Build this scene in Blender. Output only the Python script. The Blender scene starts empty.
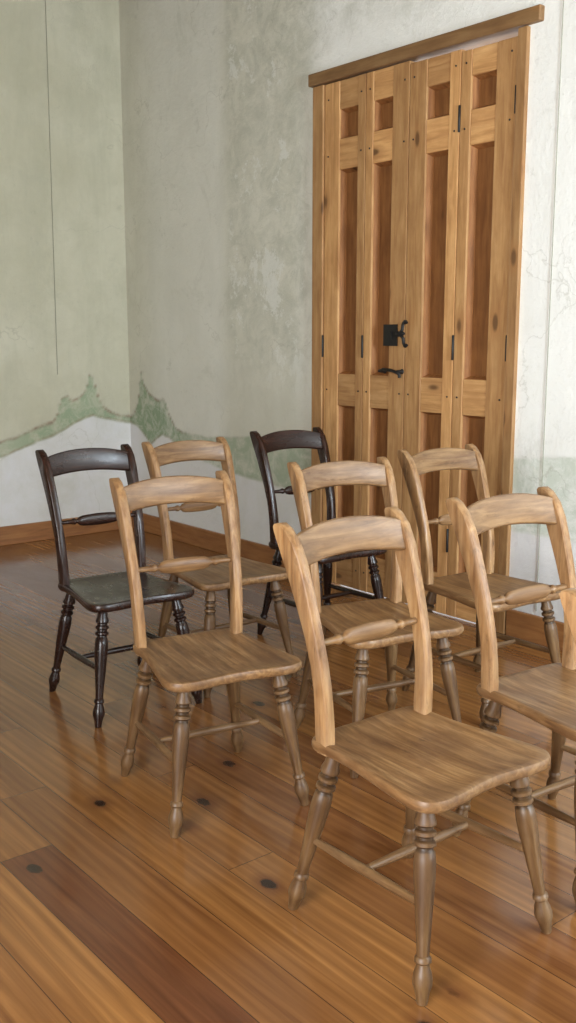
import bpy, math, random
import numpy as np
from mathutils import Vector, Matrix, noise as mnoise
random.seed(7)
scene = bpy.context.scene
scene.view_settings.view_transform = 'Standard'
WX, WY, CZ = 3.76, 6.45, 3.7      # door wall plane, far wall plane, ceiling
BX, BY = -1.5, -1.9               # opposite walls

# ---------------------------------------------------------------- helpers
class MB:
    def __init__(s):
        s.v=[]; s.f=[]; s.g=[]; s.t=[]
    def add(s, verts, faces, grain, tone):
        o=len(s.v)
        s.v+= [tuple(p) for p in verts]; s.g+=[tuple(p) for p in grain]
        s.t+=list(tone) if isinstance(tone,(list,tuple)) else [tone]*len(verts)
        s.f+=[tuple(i+o for i in f) for f in faces]
    def box(s,a,b,axis='z',tone=.5):
        x0,y0,z0=a;x1,y1,z1=b
        vs=[(x0,y0,z0),(x1,y0,z0),(x1,y1,z0),(x0,y1,z0),(x0,y0,z1),(x1,y0,z1),(x1,y1,z1),(x0,y1,z1)]
        fs=[(0,3,2,1),(4,5,6,7),(0,1,5,4),(1,2,6,5),(2,3,7,6),(3,0,4,7)]
        r=random.uniform(0,20)
        if axis=='z': g=[(p[0]+r,p[1]+r,p[2]) for p in vs]
        elif axis=='y': g=[(p[0]+r,p[2]+r,p[1]) for p in vs]
        else: g=[(p[1]+r,p[2]+r,p[0]) for p in vs]
        s.add(vs,fs,g,tone)
    def rings(s,rings,grain,tone,closed_caps=True):
        n=len(rings[0]); vs=[p for r in rings for p in r]; gs=[p for r in grain for p in r]
        if isinstance(tone,(list,tuple)): tone=[t for t in tone for _ in range(n)]
        fs=[]
        for i in range(len(rings)-1):
            for j in range(n):
                k=(j+1)%n
                fs.append((i*n+j,i*n+k,(i+1)*n+k,(i+1)*n+j))
        if closed_caps:
            fs.append(tuple(reversed(range(n)))); m=(len(rings)-1)*n
            fs.append(tuple(m+j for j in range(n)))
        s.add(vs,fs,gs,tone)
    def lathe(s,p0,p1,prof,tone=.5,seg=16,groove=0):
        p0=Vector(p0);p1=Vector(p1);d=p1-p0;L=d.length;d.normalize()
        up=Vector((0,0,1)) if abs(d.z)<.8 else Vector((0,1,0))
        a=d.cross(up).normalized(); b=a.cross(d).normalized()
        R=[];G=[];o=random.uniform(0,20);T=[]
        for it in prof:
            t,r=it[0],it[1]; fa=it[2] if len(it)>2 else 1.0
            rr=[];gg=[]
            for j in range(seg):
                th=2*math.pi*j/seg
                ca,sa=math.cos(th)*r*fa,math.sin(th)*r
                rr.append(p0+d*(L*t)+a*ca+b*sa); gg.append((ca+o,sa+o,L*t))
            R.append(rr);G.append(gg); T.append(tone-(groove if (.14<t<.26 and r<.019) else 0))
        s.rings(R,G,T if groove else tone)
    def obj(s,name,mat,parent=None,smooth=True,bevel=0,angle=40):
        me=bpy.data.meshes.new(name); me.from_pydata(s.v,[],s.f); me.update()
        ga=me.attributes.new('gr','FLOAT_VECTOR','POINT'); ga.data.foreach_set('vector',np.array(s.g,dtype=np.float32).ravel())
        ta=me.attributes.new('tone','FLOAT','POINT'); ta.data.foreach_set('value',np.array(s.t,dtype=np.float32))
        import bmesh
        bm=bmesh.new(); bm.from_mesh(me); bmesh.ops.recalc_face_normals(bm,faces=bm.faces); bm.to_mesh(me); bm.free()
        if smooth:
            me.polygons.foreach_set('use_smooth',[True]*len(me.polygons))
            me.set_sharp_from_angle(angle=math.radians(angle))
        me.materials.append(mat)
        o=bpy.data.objects.new(name,me); scene.collection.objects.link(o)
        if parent: o.parent=parent
        if bevel:
            m=o.modifiers.new('bevel','BEVEL'); m.width=bevel; m.segments=2; m.limit_method='ANGLE'
        return o

class NT:
    def __init__(s,name):
        s.m=bpy.data.materials.new(name); s.m.use_nodes=True; s.t=s.m.node_tree
        s.b=s.t.nodes['Principled BSDF']
    def n(s,typ,**kw):
        nd=s.t.nodes.new(typ)
        for k,v in kw.items():
            if k.startswith('_'): setattr(nd,k[1:],v)
            else: nd.inputs[k.replace('__',' ')].default_value=v
        return nd
    def l(s,a,b): s.t.links.new(a,b)
    def attr(s,name): return s.n('ShaderNodeAttribute',_attribute_name=name)
    def math(s,op,a,b=None,clamp=False):
        nd=s.t.nodes.new('ShaderNodeMath'); nd.operation=op; nd.use_clamp=clamp
        for i,x in enumerate((a,b)):
            if x is None: continue
            if isinstance(x,(int,float)): nd.inputs[i].default_value=x
            else: s.l(x,nd.inputs[i])
        return nd.outputs[0]
    def noise(s,vec,scale,detail=4,rough=.55,dist=0,stretch=None,off=None):
        if stretch or off:
            mp=s.n('ShaderNodeMapping'); mp.inputs['Scale'].default_value=stretch or (1,1,1)
            mp.inputs['Location'].default_value=off or (0,0,0)
            s.l(vec,mp.inputs['Vector']); vec=mp.outputs[0]
        nd=s.n('ShaderNodeTexNoise',Scale=scale,Detail=detail,Roughness=rough,Distortion=dist); s.l(vec,nd.inputs['Vector'])
        return nd.outputs['Fac']
    def ramp(s,fac,stops):
        nd=s.t.nodes.new('ShaderNodeValToRGB'); e=nd.color_ramp.elements
        while len(e)<len(stops): e.new(.5)
        for i,(p,c) in enumerate(stops):
            e[i].position=p; e[i].color=(c,c,c,1) if isinstance(c,(int,float)) else (*c,1)
        s.l(fac,nd.inputs['Fac']); return nd.outputs['Color']
    def mix(s,fac,a,b,mode='MIX'):
        nd=s.t.nodes.new('ShaderNodeMix'); nd.data_type='RGBA'; nd.blend_type=mode
        for sock,x in ((nd.inputs['Factor'],fac),(nd.inputs['A'],a),(nd.inputs['B'],b)):
            if isinstance(x,(int,float)): sock.default_value=x
            elif isinstance(x,tuple): sock.default_value=(*x,1)
            else: s.l(x,sock)
        return nd.outputs['Result']
    def bump(s,h,strength=.2,dist=.01):
        nd=s.n('ShaderNodeBump',Strength=strength,Distance=dist); s.l(h,nd.inputs['Height']); s.l(nd.outputs[0],s.b.inputs['Normal'])

def wood(name,dark,mid,light,rough=.4,blotch=.35,grain=1.0,spec=.5,tonek=.5,knots=False,perobj=True,wear=0.0):
    m=NT(name); g=m.attr('gr').outputs['Vector']; tone=m.attr('tone').outputs['Fac']
    if perobj:
        oi=m.n('ShaderNodeObjectInfo'); va=m.n('ShaderNodeVectorMath',_operation='ADD')
        cx=m.n('ShaderNodeCombineXYZ'); r10=m.math('MULTIPLY',oi.outputs['Random'],13.0)
        m.l(r10,cx.inputs[0]); m.l(r10,cx.inputs[1]); m.l(g,va.inputs[0]); m.l(cx.outputs[0],va.inputs[1]); g=va.outputs[0]
    n1=m.noise(g,1,5,.6,.6,stretch=(60*grain,60*grain,3.5))
    n2=m.noise(g,1,5,.6,.0,stretch=(9,9,5.0),off=(3,1,2))
    c=m.ramp(n1,[(.25,dark),(.5,mid),(.78,light)])
    c=m.mix(m.math('MULTIPLY',m.ramp(n2,[(.38,0),(.62,1)]),blotch),c,dark)
    # tone: brighten/darken by part
    hs=m.n('ShaderNodeHueSaturation'); m.l(c,hs.inputs['Color'])
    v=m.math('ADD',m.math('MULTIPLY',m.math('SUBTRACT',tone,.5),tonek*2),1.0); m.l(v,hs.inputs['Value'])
    c=hs.outputs[0]
    if wear>0:
        # rubbed, paler patches and arrises
        geo=m.n('ShaderNodeNewGeometry')
        n3=m.noise(g,1,6,.7,0,stretch=(38,38,9),off=(7,7,7))
        f=m.math('MULTIPLY',m.ramp(geo.outputs['Pointiness'],[(.52,0),(.60,1)]),m.ramp(n3,[(.4,.1),(.6,1)]))
        f=m.math('MAXIMUM',f,m.ramp(n3,[(.56,0),(.72,.5)]))
        c=m.mix(m.math('MULTIPLY',f,m.math('MULTIPLY',tone,wear*1.6)),c,tuple(.85*x+.15*sum(light)/3 for x in light))
        n4=m.noise(g,1,5,.7,0,stretch=(34,34,14),off=(1,9,4))
        c=m.mix(m.ramp(n4,[(.58,0),(.70,.5)]),c,tuple(x*.6 for x in dark))
    if knots:
        mp=m.n('ShaderNodeMapping'); mp.inputs['Scale'].default_value=(6,6,2.4); m.l(g,mp.inputs['Vector'])
        vo=m.n('ShaderNodeTexVoronoi',Scale=1.0,Randomness=1.0); m.l(mp.outputs[0],vo.inputs['Vector'])
        c=m.mix(m.ramp(vo.outputs['Distance'],[(.12,.5),(.25,0)]),c,dark)
        c=m.mix(m.ramp(vo.outputs['Distance'],[(.07,.9),(.12,0)]),c,tuple(x*.35 for x in dark))
    m.l(c,m.b.inputs['Base Color'])
    m.l(m.ramp(n2,[(.3,rough-.06),(.7,rough+.12)]),m.b.inputs['Roughness'])
    m.b.inputs['Specular IOR Level'].default_value=spec
    m.bump(n1,.12,.004)
    return m.m

def simple(name,col,rough=.5,metal=0.0,nscale=20,var=.25):
    m=NT(name); tc=m.n('ShaderNodeTexCoord'); n=m.noise(tc.outputs['Object'],nscale)
    m.l(m.mix(n,tuple(x*(1-var) for x in col),tuple(min(1,x*(1+var)) for x in col)),m.b.inputs['Base Color'])
    m.b.inputs['Roughness'].default_value=rough; m.b.inputs['Metallic'].default_value=metal
    m.bump(n,.15,.003)
    return m.m

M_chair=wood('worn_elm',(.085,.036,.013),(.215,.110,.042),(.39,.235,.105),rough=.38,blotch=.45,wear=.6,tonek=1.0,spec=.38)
M_black=wood('black_stained_wood',(.013,.006,.004),(.022,.009,.006),(.045,.016,.010),rough=.24,blotch=.2,spec=.4)
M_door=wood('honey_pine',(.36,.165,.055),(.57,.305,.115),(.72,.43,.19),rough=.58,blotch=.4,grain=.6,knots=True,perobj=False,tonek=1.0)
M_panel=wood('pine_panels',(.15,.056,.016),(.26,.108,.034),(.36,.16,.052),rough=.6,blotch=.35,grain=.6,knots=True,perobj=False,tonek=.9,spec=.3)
M_skirt=wood('brown_skirting',(.20,.075,.025),(.33,.14,.045),(.42,.20,.07),rough=.45,grain=.6,perobj=False)
M_iron=simple('black_iron',(.03,.028,.026),.5,.6)

# ---------------------------------------------------------------- plaster
def plaster():
    m=NT('aged_plaster'); tc=m.n('ShaderNodeTexCoord'); P=tc.outputs['Object']
    big=m.noise(P,.9,5,.6,.3); mid=m.noise(P,3.5,8,.7,.4); fine=m.noise(P,38,6,.75); streak=m.noise(P,1,6,.65,.3,stretch=(5,5,.8),off=(2,4,1))
    c=m.mix(m.ramp(big,[(.35,0),(.65,1)]),(.50,.475,.345),(.61,.585,.46))
    c=m.mix(m.math('MULTIPLY',m.ramp(mid,[(.42,0),(.62,1)]),.4),c,(.44,.425,.31))
    c=m.mix(m.math('MULTIPLY',m.ramp(streak,[(.48,0),(.72,1)]),.45),c,(.40,.39,.28))
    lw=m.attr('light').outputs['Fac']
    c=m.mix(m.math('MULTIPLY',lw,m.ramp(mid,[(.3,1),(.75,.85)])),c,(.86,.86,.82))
    st=m.attr('stain').outputs['Fac']
    c=m.mix(m.math('MULTIPLY',st,m.ramp(m.noise(P,6,8,.75,.6),[(.42,0),(.60,.6)])),c,(.45,.455,.375))
    pe=m.noise(P,2.3,9,.8,.2,off=(5,3,8))
    c=m.mix(m.math('MULTIPLY',st,m.ramp(pe,[(.54,0),(.56,.7)])),c,(.74,.74,.68))
    gr=m.noise(P,1.7,10,.82,.6,off=(9,1,3))
    c=m.mix(m.ramp(gr,[(.56,0),(.64,.20)]),c,(.40,.40,.31))
    gr2=m.noise(P,5.5,10,.8,.4,off=(4,6,2))
    c=m.mix(m.ramp(gr2,[(.61,0),(.65,.25)]),c,(.36,.36,.28))
    c=m.mix(m.math('MULTIPLY',m.ramp(fine,[(.60,0),(.72,1)]),.30),c,(.31,.30,.23))
    dd=m.attr('dado').outputs['Fac']
    c=m.mix(m.math('MULTIPLY',dd,m.ramp(mid,[(.3,.95),(.7,.5)])),c,(.74,.73,.74))
    mu=m.attr('mural').outputs['Fac']
    c=m.mix(m.math('MULTIPLY',mu,m.ramp(m.noise(P,9,8,.75,.5),[(.38,.25),(.56,.9)])),c,(.245,.335,.205))
    rd=m.attr('red').outputs['Fac']
    c=m.mix(m.math('MULTIPLY',rd,m.ramp(m.noise(P,11,5,.7),[(.4,.15),(.6,.9)])),c,(.24,.14,.10))
    # hairline cracks
    vo=m.n('ShaderNodeTexVoronoi',Scale=1.1,_feature='DISTANCE_TO_EDGE')
    va=m.n('ShaderNodeVectorMath',_operation='ADD'); nn=m.n('ShaderNodeTexNoise',Scale=2.5,Detail=8.0); m.l(P,nn.inputs['Vector']); m.l(P,va.inputs[0]); m.l(nn.outputs['Color'],va.inputs[1]); m.l(va.outputs[0],vo.inputs['Vector'])
    c=m.mix(m.math('MULTIPLY',m.ramp(vo.outputs['Distance'],[(.0,1),(.006,0)]),m.ramp(big,[(.45,0),(.6,.35)])),c,(.3,.29,.22))
    m.l(c,m.b.inputs['Base Color']); m.b.inputs['Roughness'].default_value=.85; m.b.inputs['Specular IOR Level'].default_value=.2
    h=m.math('ADD',m.math('MULTIPLY',mid,1.0),m.math('MULTIPLY',fine,.4)); h=m.math('SUBTRACT',h,m.math('MULTIPLY',m.ramp(gr2,[(.60,0),(.63,1)]),.10)); m.bump(h,.38,.02)
    return m.m
M_pl=plaster()

def grid_wall(name,axis,plane,a0,a1,z1,hole,fn,step=.02):
    A=np.arange(a0,a1,step).tolist()+[a1]; Z=np.arange(0,z1,step).tolist()+[z1]
    if step<.05: # finer where the painted band runs
        Z=np.arange(0,.5,.02).tolist()+np.arange(.5,1.25,.01).tolist()+np.arange(1.25,z1,.03).tolist()+[z1]
    if hole:
        A=[a for a in A if min(abs(a-hole[0]),abs(a-hole[1]))>.006]+[hole[0],hole[1]]
        Z=[z for z in Z if abs(z-hole[2])>.006 and abs(z-hole[3])>.006]+[hole[2],hole[3]]
        Z=sorted(set(Z)|{0.0})
    A=sorted(set(A)); Z=sorted(set(Z))
    nA,nZ=len(A),len(Z)
    vs=[]; at={'mural':[],'red':[],'dado':[],'stain':[],'light':[]}
    for z in Z:
        for a in A:
            vs.append((plane,a,z) if axis=='x' else (a,plane,z))
            r=fn(a,z)
            for k in at: at[k].append(r.get(k,0.0))
    fs=[]
    for j in range(nZ-1):
        for i in range(nA-1):
            ca=(A[i]+A[i+1])/2; cz=(Z[j]+Z[j+1])/2
            if hole and hole[0]<ca<hole[1] and hole[2]<cz<hole[3]: continue
            f=(j*nA+i,j*nA+i+1,(j+1)*nA+i+1,(j+1)*nA+i)
            fs.append(f if axis=='y' else tuple(reversed(f)))
    me=bpy.data.meshes.new(name); me.from_pydata(vs,[],fs); me.update()
    for k,d in at.items():
        x=me.attributes.new(k,'FLOAT','POINT'); x.data.foreach_set('value',np.array(d,dtype=np.float32))
    me.materials.append(M_pl)
    o=bpy.data.objects.new(name,me); scene.collection.objects.link(o); return o

def interp(pts,s): return float(np.interp(s,[p[0] for p in pts],[p[1] for p in pts]))
def sstep(a,b,x):
    t=max(0,min(1,(x-a)/(b-a))); return t*t*(3-2*t)
# height of the upper / lower edge of the painted scroll band along each wall (distance from the corner, height)
UL=[(0,.83),(.10,.84),(.17,.87),(.22,.93),(.26,1.01),(.295,1.12),(.31,1.16),(.33,1.09),(.37,1.02),(.43,.975),(.47,.96),(.50,1.0),(.54,.985),(.57,.93),(.585,.86),(.62,.82),(.7,.80),(.85,.75),(1.0,.71),(1.3,.64),(1.6,.7),(1.9,.85),(2.1,1.1),(2.2,.8),(6,.7)]
LL=[(0,.79),(.1,.80),(.2,.83),(.30,.865),(.38,.84),(.5,.78),(.7,.71),(.85,.66),(1.0,.61),(1.3,.56),(6,.55)]
UD=[(0,.83),(.06,.86),(.11,.93),(.14,1.03),(.165,1.17),(.20,1.09),(.27,1.02),(.34,.985),(.42,.975),(.46,.99),(.50,.96),(.52,.90),(.56,.84),(.62,.79),(.8,.76),(1.0,.75),(1.2,.77),(1.45,.80),(1.7,.78),(2.1,.84),(3.5,.85),(4.0,.9),(4.4,.8),(9,.8)]
LD=[(0,.80),(.1,.78),(.2,.72),(.28,.65),(.36,.70),(.45,.74),(.6,.69),(.8,.62),(1.2,.56),(2.1,.50),(9,.55)]
def motif(U,L,s,z,off):
    n=mnoise.noise(Vector((s*4+off,z*4,.3)))*.018+mnoise.noise(Vector((s*14+off,z*14,1.3)))*.008
    s2=s+mnoise.noise(Vector((s*6+off,z*6,7)))*.015*(1 if s>.05 else 0)
    u=interp(U,s2)+n; l=interp(L,s2)+n; r={}
    r['mural']=sstep(l-.02,l+.005,z)*(1-sstep(u-.008,u+.008,z))
    r['red']=max(0,1-abs(z-u)/.018)*.95+max(0,1-abs(z-l)/.014)*.6
    r['dado']=1-sstep(l-.02,l+.005,z)
    return r
def fleft(x,z):
    r=motif(UL,LL,WX-x,z,3); r['mural']*=.85*(1-.35*sstep(.7,1.0,WX-x))
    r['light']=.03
    return r
def fdoor(y,z):
    s=WY-y; r=motif(UD,LD,s,z,9)
    fade=sstep(.62,.8,s); r['mural']*=1-.3*fade; r['red']*=1-.85*fade
    if s>3.4: r['mural']*=.7
    r['stain']=sstep(1.20,1.30,s)*(1-sstep(1.95,2.15,s))*sstep(.9,1.5,z)
    if z>2.6: r['stain']=max(r['stain'],sstep(1.2,1.3,s)*(1-sstep(2.6,3.4,s))*sstep(2.9,3.1,z)*.8)
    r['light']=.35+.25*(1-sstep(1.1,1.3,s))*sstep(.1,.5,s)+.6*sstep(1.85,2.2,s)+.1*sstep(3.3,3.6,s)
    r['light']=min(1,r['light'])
    return r
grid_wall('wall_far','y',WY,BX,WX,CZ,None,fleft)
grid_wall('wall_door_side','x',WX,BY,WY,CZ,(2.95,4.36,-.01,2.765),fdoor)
grid_wall('wall_near','y',BY,BX,WX,CZ,(2.2,3.5,.9,2.7),lambda a,z:{},.1)
grid_wall('wall_opposite','x',BX,BY,WY,CZ,(-.8,1.4,.5,2.7),lambda a,z:{},.1)

# ceiling
mb=MB(); mb.box((BX-.1,BY-.1,CZ),(WX+.1,WY+.1,CZ+.1)); mb.obj('ceiling',simple('dark_timber_ceiling',(.20,.15,.10),.9),smooth=False)

# ---------------------------------------------------------------- floor boards
def floor_mat():
    m=NT('pine_floorboards'); g=m.attr('gr').outputs['Vector']; tone=m.attr('tone').outputs['Fac']; uv=m.attr('edge').outputs['Vector']
    n1=m.noise(g,1,5,.6,1.2,stretch=(26,26,1.1)); n2=m.noise(g,1,3,.5,.3,stretch=(5,5,.8),off=(5,2,0))
    wv=m.n('ShaderNodeTexWave',_wave_type='BANDS',_bands_direction='X',Scale=9.0,Distortion=6.0,Detail=2.0)
    wv.inputs['Detail Scale'].default_value=.6
    mp=m.n('ShaderNodeMapping'); mp.inputs['Scale'].default_value=(1,1,.12); m.l(g,mp.inputs['Vector']); m.l(mp.outputs[0],wv.inputs['Vector'])
    light=m.ramp(n1,[(.3,(.21,.086,.024)),(.7,(.39,.182,.054))])
    c=m.mix(m.math('MULTIPLY',wv.outputs['Fac'],.35),light,(.13,.046,.014))
    c=m.mix(m.math('MULTIPLY',m.ramp(n2,[(.45,0),(.7,1)]),.40),c,(.115,.040,.013))
    darkc=m.ramp(n1,[(.3,(.065,.018,.009)),(.7,(.13,.04,.017))])
    c=m.mix(tone,darkc,c)
    mp2=m.n('ShaderNodeMapping'); mp2.inputs['Scale'].default_value=(5.2,5.2,3.2); m.l(g,mp2.inputs['Vector'])
    vo=m.n('ShaderNodeTexVoronoi',Scale=1.0); m.l(mp2.outputs[0],vo.inputs['Vector'])
    wob=m.math('ADD',vo.outputs['Distance'],m.math('MULTIPLY',m.math('SUBTRACT',m.noise(g,40,3),.5),.06))
    c=m.mix(m.math('MULTIPLY',m.ramp(wob,[(.11,.8),(.24,0)]),.7),c,(.11,.036,.014))
    c=m.mix(m.ramp(wob,[(.065,1),(.11,0)]),c,(.022,.010,.006))
    sx=m.n('ShaderNodeSeparateXYZ'); m.l(uv,sx.inputs[0])
    e=m.math('MAXIMUM',m.math('LESS_THAN',sx.outputs[0],.0012),m.math('LESS_THAN',sx.outputs[1],.0012))
    c=m.mix(m.math('MULTIPLY',e,.75),c,(.02,.01,.006))
    m.l(c,m.b.inputs['Base Color'])
    m.l(m.ramp(m.noise(g,1,5,.6,0,stretch=(8,8,3)),[(.3,.11),(.7,.24)]),m.b.inputs['Roughness'])
    m.b.inputs['Specular IOR Level'].default_value=.7
    m.bump(m.math('SUBTRACT',m.math('MULTIPLY',n1,.25),e),.12,.004)
    return m.m
def floor():
    vs=[];fs=[];G=[];T=[];E=[]
    W=.153; x=.988-W*17
    rnd=random.Random(11)
    while x<WX+.0:
        x0=max(x,BX-.05); x1=min(x+W,WX+.04)
        if x1>x0:
            ys=[]; y=BY-.05-rnd.uniform(0,1.5)
            special = abs(x-.988)<.01
            if special: ys=[BY-.1,-.4,2.455,5.2,WY+.05]
            else:
                ys=[y]
                while y<WY: y+=rnd.uniform(1.8,3.6); ys.append(y)
            for i in range(len(ys)-1):
                y0,y1=max(ys[i],BY-.05),min(ys[i+1],WY+.05)
                if y1<=y0: continue
                t=rnd.choice([1,.95,.85,.8,.7,.6,.9,.5,1.0])
                if special: t=.22 if i==1 else .9
                if x<.988 and .988-x<.5: t=max(t,.85)
                o=rnd.uniform(0,40)
                xs=[x0,x0+.01,x1-.01,x1]; yy=[y0,y0+.01,y1-.01,y1]
                b=len(vs)
                for yv in yy:
                    for xv in xs:
                        vs.append((xv,yv,0)); G.append((xv-x0+o,o*.7,yv+o)); T.append(t)
                        E.append((min(xv-x0,x1-xv),min(yv-y0,y1-yv),0))
                for j in range(3):
                    for i2 in range(3):
                        q=b+j*4+i2; fs.append((q,q+1,q+5,q+4))
        x+=W
    me=bpy.data.meshes.new('floor'); me.from_pydata(vs,[],fs)
    me.attributes.new('gr','FLOAT_VECTOR','POINT').data.foreach_set('vector',np.array(G,dtype=np.float32).ravel())
    me.attributes.new('edge','FLOAT_VECTOR','POINT').data.foreach_set('vector',np.array(E,dtype=np.float32).ravel())
    me.attributes.new('tone','FLOAT','POINT').data.foreach_set('value',np.array(T,dtype=np.float32))
    me.materials.append(floor_mat())
    o=bpy.data.objects.new('floor',me); scene.collection.objects.link(o)
floor()

# ---------------------------------------------------------------- baseboards
BH=.13
mb=MB(); mb.box((BX,WY-.022,0),(WX-.001,WY-.001,BH),'x',.48); mb.obj('baseboard_far',M_skirt,smooth=False,bevel=.004)
mb=MB(); mb.box((WX-.022,4.375,0),(WX-.001,WY-.023,BH),'y',.45); mb.obj('baseboard_door_side',M_skirt,smooth=False,bevel=.004)
mb=MB(); mb.box((WX-.022,BY,0),(WX-.001,2.93,BH),'y',.5); mb.obj('baseboard_door_side.001',M_skirt,smooth=False,bevel=.004)

# ---------------------------------------------------------------- door
door=bpy.data.objects.new('door_1',None); scene.collection.objects.link(door)
mb=MB(); mp_=MB()
leaves=[(4.28,3.963,4.163,4.02),(3.959,3.652,3.905,3.765),(3.648,3.322,3.535,3.389),(3.318,2.995,3.256,3.11)]
F,Bk=3.748,3.81
for i,(ya,yb,pa,pb) in enumerate(leaves):
    top=2.744 if i<2 else (2.728 if i==2 else 2.716)
    r=lambda: random.uniform(.36,.62)
    mb.box((F,pa,.012),(Bk,ya,top),'z',r()); mb.box((F,yb,.012),(Bk,pb,top),'z',r())
    for z0,z1 in ((.012,.22),(1.035,1.21),(2.293,2.45),(2.60,top)):
        mb.box((F+.003,pb,z0),(Bk-.001,pa,z1),'y',r())
    for z0,z1 in ((.22,1.035),(1.21,2.293),(2.45,2.60)):
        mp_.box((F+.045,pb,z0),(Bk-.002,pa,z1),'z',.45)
        # bevelled moulding running round the recess
        q=.016; x0=F+.012; x1=F+.0455
        A=[(x0,pb,z0),(x0,pa,z0),(x0,pa,z1),(x0,pb,z1)]
        B=[(x1,pb+q,z0+q),(x1,pa-q,z0+q),(x1,pa-q,z1-q),(x1,pb+q,z1-q)]
        mp_.add(A+B,[(k,(k+1)%4,4+(k+1)%4,4+k) for k in range(4)],[(p[0]+i,p[1],p[2]) for p in A+B],.60)
mb.obj('leaves',M_door,door,smooth=False,bevel=.004)
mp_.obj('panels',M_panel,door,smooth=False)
mb=MB()
mb.box((3.738,4.285,0),(3.90,4.372,2.745),'z',.36); mb.box((3.738,2.938,0),(3.90,2.990,2.745),'z',.30)
mb.obj('jambs',M_door,door,smooth=False,bevel=.004)
mb=MB(); mb.box((3.728,2.868,2.750),(3.86,4.40,2.814),'y',.20); mb.obj('lintel',M_door,door,smooth=False,bevel=.006)
# ironwork
mb=MB()
mb.box((F-.006,3.70,1.365),(F+.001,3.80,1.475))
mb.box((F-.014,3.735,1.40),(F-.005,3.765,1.44))
def tube(mb,pts,r,seg=8):
    for a,b in zip(pts[:-1],pts[1:]): mb.lathe(a,b,[(-.02,r*.9),(0,r),(1,r),(1.02,r*.9)],.5,seg)
xx=F-.010
tube(mb,[(xx,3.70,1.435),(xx,3.675,1.43),(xx,3.66,1.445),(xx,3.655,1.475),(xx,3.64,1.492),(xx,3.628,1.48)],.008)
tube(mb,[(xx,3.70,1.42),(xx,3.67,1.42),(xx,3.652,1.405),(xx,3.648,1.38),(xx,3.636,1.362),(xx,3.624,1.372)],.008)
tube(mb,[(xx,3.70,1.428),(xx,3.648,1.428)],.009)
mb.lathe((F,3.79,1.235),(F-.035,3.79,1.235),[(0,.014),(.3,.010),(1,.008)]); mb.lathe((F,3.665,1.235),(F-.035,3.665,1.235),[(0,.014),(.3,.010),(1,.008)])
tube(mb,[(F-.033,3.80,1.235),(F-.040,3.76,1.245),(F-.040,3.70,1.240),(F-.033,3.655,1.225),(F-.033,3.650,1.205)],.008)
for y,z in ((2.992,2.45),(3.320,2.42),(3.320,1.36),(2.992,1.36),(3.320,.4),(3.961,1.36),(4.283,1.36)):
    mb.lathe((F-.004,y,z-.06),(F-.004,y,z+.06),[(0,.004),(.02,.006),(.98,.006),(1,.004)])
for (ya,yb,pa,pb) in leaves:
    for z in (2.37,2.66,1.12,.12):
        for y in (ya-.03,yb+.03):
            mb.lathe((F+.001,y,z),(F-.004,y,z),[(0,.005),(.6,.005),(1,.003)],.5,8)
mb.obj('ironwork',M_iron,door,smooth=True)

# wires on the walls
M_wire=simple('grey_cable',(.30,.29,.22),.6)
mb=MB(); mb.lathe((3.19,WY-.004,1.15),(3.21,WY-.004,CZ),[(0,.002),(1,.002)],.5,8); mb.obj('wall_cable',M_wire)
mb=MB(); mb.lathe((WX-.004,2.77,.15),(WX-.004,2.77,CZ),[(0,.0018),(1,.0018)],.5,8)
mb.obj('wall_cable.001',M_wire)

# window frames
M_white=simple('white_paint',(.6,.6,.58),.5)
def window(name,axis,plane,a0,a1,z0,z1):
    mb=MB(); w=.07
    def bx(a,b,c,d):
        if axis=='y': mb.box((a,plane-.05,c),(b,plane+.03,d))
        else: mb.box((plane-.05,a,c),(plane+.03,b,d))
    bx(a0-.04,a0+.03,z0-.04,z1+.04); bx(a1-.03,a1+.04,z0-.04,z1+.04); bx(a0,a1,z0-.04,z0+.03); bx(a0,a1,z1-.03,z1+.04)
    m=(a0+a1)/2; bx(m-.025,m+.025,z0,z1)
    for k in (1,2): z=z0+(z1-z0)*k/3; bx(a0,a1,z-.015,z+.015)
    mb.obj(name,M_white,smooth=False)
window('window_1','y',BY,2.2,3.5,.9,2.7)
window('window_2','x',BX,-.8,1.4,.5,2.7)

# ---------------------------------------------------------------- chair
def catmull(P,n):
    out=[];N=len(P)
    for i in range(N):
        p0,p1,p2,p3=[Vector(P[(i+k-1)%N]) for k in range(4)]
        for j in range(n):
            t=j/n
            out.append(.5*((2*p1)+(-p0+p2)*t+(2*p0-5*p1+4*p2-p3)*t*t+(-p0+3*p1-3*p2+p3)*t**3))
    return out
LEG=[(0,.014),(.03,.017),(.09,.0195),(.120,.0240),(.135,.0240),(.145,.0180),(.157,.0180),(.168,.0245),(.185,.0245),(.195,.0180),(.207,.0180),(.218,.0245),(.235,.0245),(.246,.018),(.258,.0185),(.268,.0225),(.32,.0245),(.40,.024),(.52,.0205),(.64,.0170),(.73,.0145),(.765,.014),(.775,.0185),(.795,.019),(.805,.0145),(.82,.0155),(.85,.0200),(.88,.0220),(.905,.0215),(.93,.0175),(.965,.0140),(.985,.013),(1,.011)]
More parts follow.
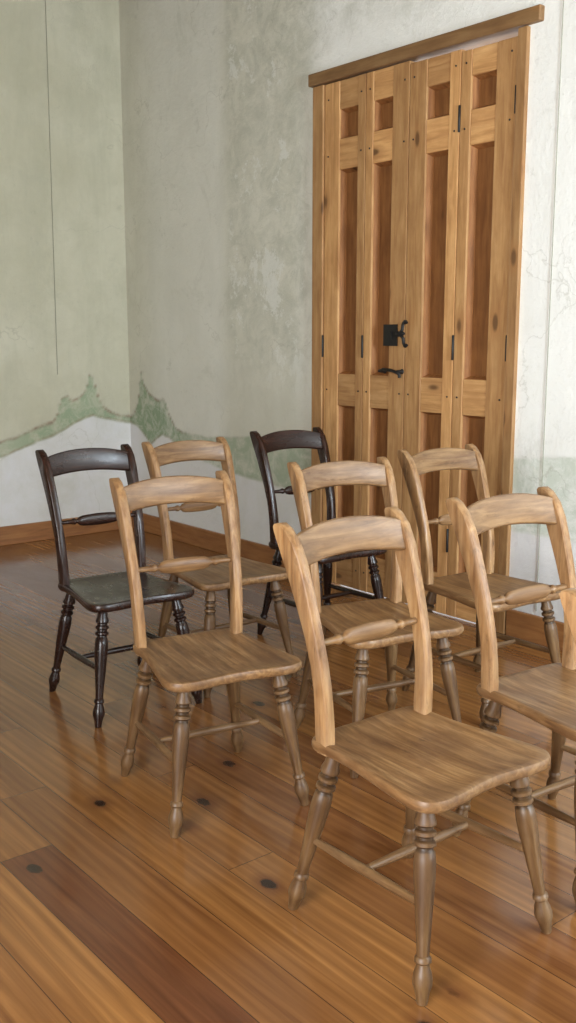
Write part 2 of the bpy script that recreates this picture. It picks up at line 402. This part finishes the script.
def chair_mesh():
    mb=MB()
    half=[(0,.212),(.09,.214),(.160,.208),(.182,.185),(.181,.13),(.184,.06),(.195,-.02),(.208,-.10),(.217,-.17),(.208,-.213),(.17,-.234),(.11,-.233),(.05,-.225),(0,-.222)]
    P=half+[(-x,y) for x,y in reversed(half[1:-1])]
    out=catmull(P,4)
    zt=.458; th=.030
    spec=[(.955,zt-th,0),(.985,zt-th+.004,0),(1.0,zt-th+.012,0),(1.0,zt-.008,0),(.988,zt-.001,0),(.965,zt+.001,0),(.88,zt-.002,0),(.7,zt-.006,0),(.45,zt-.008,0),(.2,zt-.008,0),(.02,zt-.008,0)]
    R=[[Vector((p.x*s,p.y*s-.005*(1-s),z)) for p in out] for s,z,_ in spec]
    G=[[(p.x,p.z+5,p.y) for p in r] for r in R]
    mb.rings(R,G,.50)
    top=[(-.150,-.160),(.150,-.160),(-.140,.150),(.140,.150)]
    foot=[(-.214,-.224),(.214,-.224),(-.205,.236),(.205,.236)]
    legs=[]
    for (tx,ty),(fx,fy) in zip(top,foot):
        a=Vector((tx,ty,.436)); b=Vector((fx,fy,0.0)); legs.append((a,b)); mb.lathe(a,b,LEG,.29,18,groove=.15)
    at=lambda i,z:legs[i][0].lerp(legs[i][1],(.436-z)/.436)
    S=[(0,.0085),(.1,.0095),(.3,.0115),(.5,.0125),(.7,.0115),(.9,.0095),(1,.0085)]
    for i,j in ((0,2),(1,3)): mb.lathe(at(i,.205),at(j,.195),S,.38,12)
    l=(at(0,.205)+at(2,.195))/2; r=(at(1,.205)+at(3,.195))/2
    mb.lathe(l,r,S,.38,12)
    # back posts
    prof=[(.158,.430,.020),(.159,.47,.0235),(.160,.53,.0225),(.164,.59,.0210),(.174,.65,.0205),(.190,.71,.022),(.210,.77,.0250),(.232,.83,.0285),(.252,.88,.031),(.273,.92,.030),(.294,.948,.024),(.310,.962,.016),(.319,.967,.006)]
    for sx in (-1,1):
        R=[];G=[]
        for k,(y,z,d) in enumerate(prof):
            a=prof[max(0,k-1)]; b=prof[min(len(prof)-1,k+1)]
            t=Vector((0,b[0]-a[0],b[1]-a[1])).normalized(); nrm=Vector((0,t.z,-t.y))
            f=(z-.43)/.54; cx=sx*(.165+.020*f); w=.0145
            c=Vector((cx,y,z)); ring=[]
            bv=min(.004,d*.4)
            for (u,v) in ((-w,-d+bv),(-w+bv,-d),(w-bv,-d),(w,-d+bv),(w,d-bv),(w-bv,d),(-w+bv,d),(-w,d-bv)):
                ring.append(c+Vector((u,0,0))+nrm*v)
            R.append(ring); G.append([(p.x+sx*3,p.y,p.z) for p in ring])
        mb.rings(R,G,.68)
    # crest rail
    R=[];G=[];N=20;h=.180
    for i in range(N+1):
        q=-1+2*i/N; x=q*h
        yb=.238+.026*(1-q*q); zl=.868+.016*(1-q*q); zh=.944+.024*(1-abs(q)**2.2)
        lean=.030; tk=.0105
        a=Vector((x,yb,zl)); b=Vector((x,yb+lean,zh)); t=(b-a).normalized(); nr=Vector((0,t.z,-t.y))
        bv=.004
        ring=[a-nr*(tk-bv),a-nr*tk+t*bv,b-nr*tk-t*bv,b-nr*(tk-bv),b+nr*(tk-bv),b+nr*tk-t*bv,a+nr*tk+t*bv,a+nr*(tk-bv)]
        R.append(ring); G.append([(p.y,p.z+8,p.x) for p in ring])
    mb.rings(R,G,.43)
    # turned mid rail with flattened paddle
    hw=.168; zc=.695; yc=.187
    M=[(0,.0075),(.10,.0085),(.16,.0095),(.18,.013),(.20,.013),(.215,.009),(.235,.009),(.26,.017,.75),(.30,.021,.55),(.40,.0235,.48),(.5,.024,.46),(.60,.0235,.48),(.70,.021,.55),(.74,.017,.75),(.765,.009),(.785,.009),(.80,.013),(.82,.013),(.84,.0095),(.90,.0085),(1,.0075)]
    mb.lathe((-hw,yc,zc),(hw,yc,zc),M,.46,16)
    return mb
base=chair_mesh()
proto=base.obj('wooden_chair',M_chair,angle=45)
protob=base.obj('black_wooden_chair',M_black,angle=45)
light_ch=[(1.667,1.54,-1),(2.252,1.52,-5),(1.685,2.45,-11),(2.362,2.40,-14),(3.00,2.45,-5),(2.375,3.35,-4),(1.660,.71,-2)]
dark_ch=[(1.890,3.35,-4),(3.02,3.44,-4)]
def place(proto,L,name):
    for i,(x,y,a) in enumerate(L):
        o=proto if i==0 else bpy.data.objects.new(name,proto.data)
        if i: scene.collection.objects.link(o)
        o.location=(x,y,0); o.rotation_euler=(0,0,math.radians(a))
place(proto,light_ch,'wooden_chair'); place(protob,dark_ch,'black_wooden_chair')

# ---------------------------------------------------------------- lights
w=bpy.data.worlds.new('sky'); scene.world=w; w.use_nodes=True
bg=w.node_tree.nodes['Background']; bg.inputs[0].default_value=(.92,.96,1,1); bg.inputs[1].default_value=2.5
def area(name,loc,rot,sx,sy,p,col):
    l=bpy.data.lights.new(name,'AREA'); l.shape='RECTANGLE'; l.size=sx; l.size_y=sy; l.energy=p; l.color=col
    o=bpy.data.objects.new(name,l); o.location=loc; o.rotation_euler=rot; scene.collection.objects.link(o); return o
area('window_daylight',(2.6,BY+.30,1.8),(math.radians(90),0,math.radians(-52)),1.0,1.75,330,(.76,.89,1))
area('window_daylight.001',(BX+.06,.3,1.6),(0,math.radians(-90),0),2.1,2.1,220,(.98,.985,1))

cam=bpy.data.cameras.new('camera'); cam.sensor_fit='HORIZONTAL'; cam.sensor_width=36; cam.lens=62.5
co=bpy.data.objects.new('camera',cam); scene.collection.objects.link(co)
co.location=(0,0,1.42); co.rotation_euler=(math.radians(80),0,math.radians(-39.2))
scene.camera=co
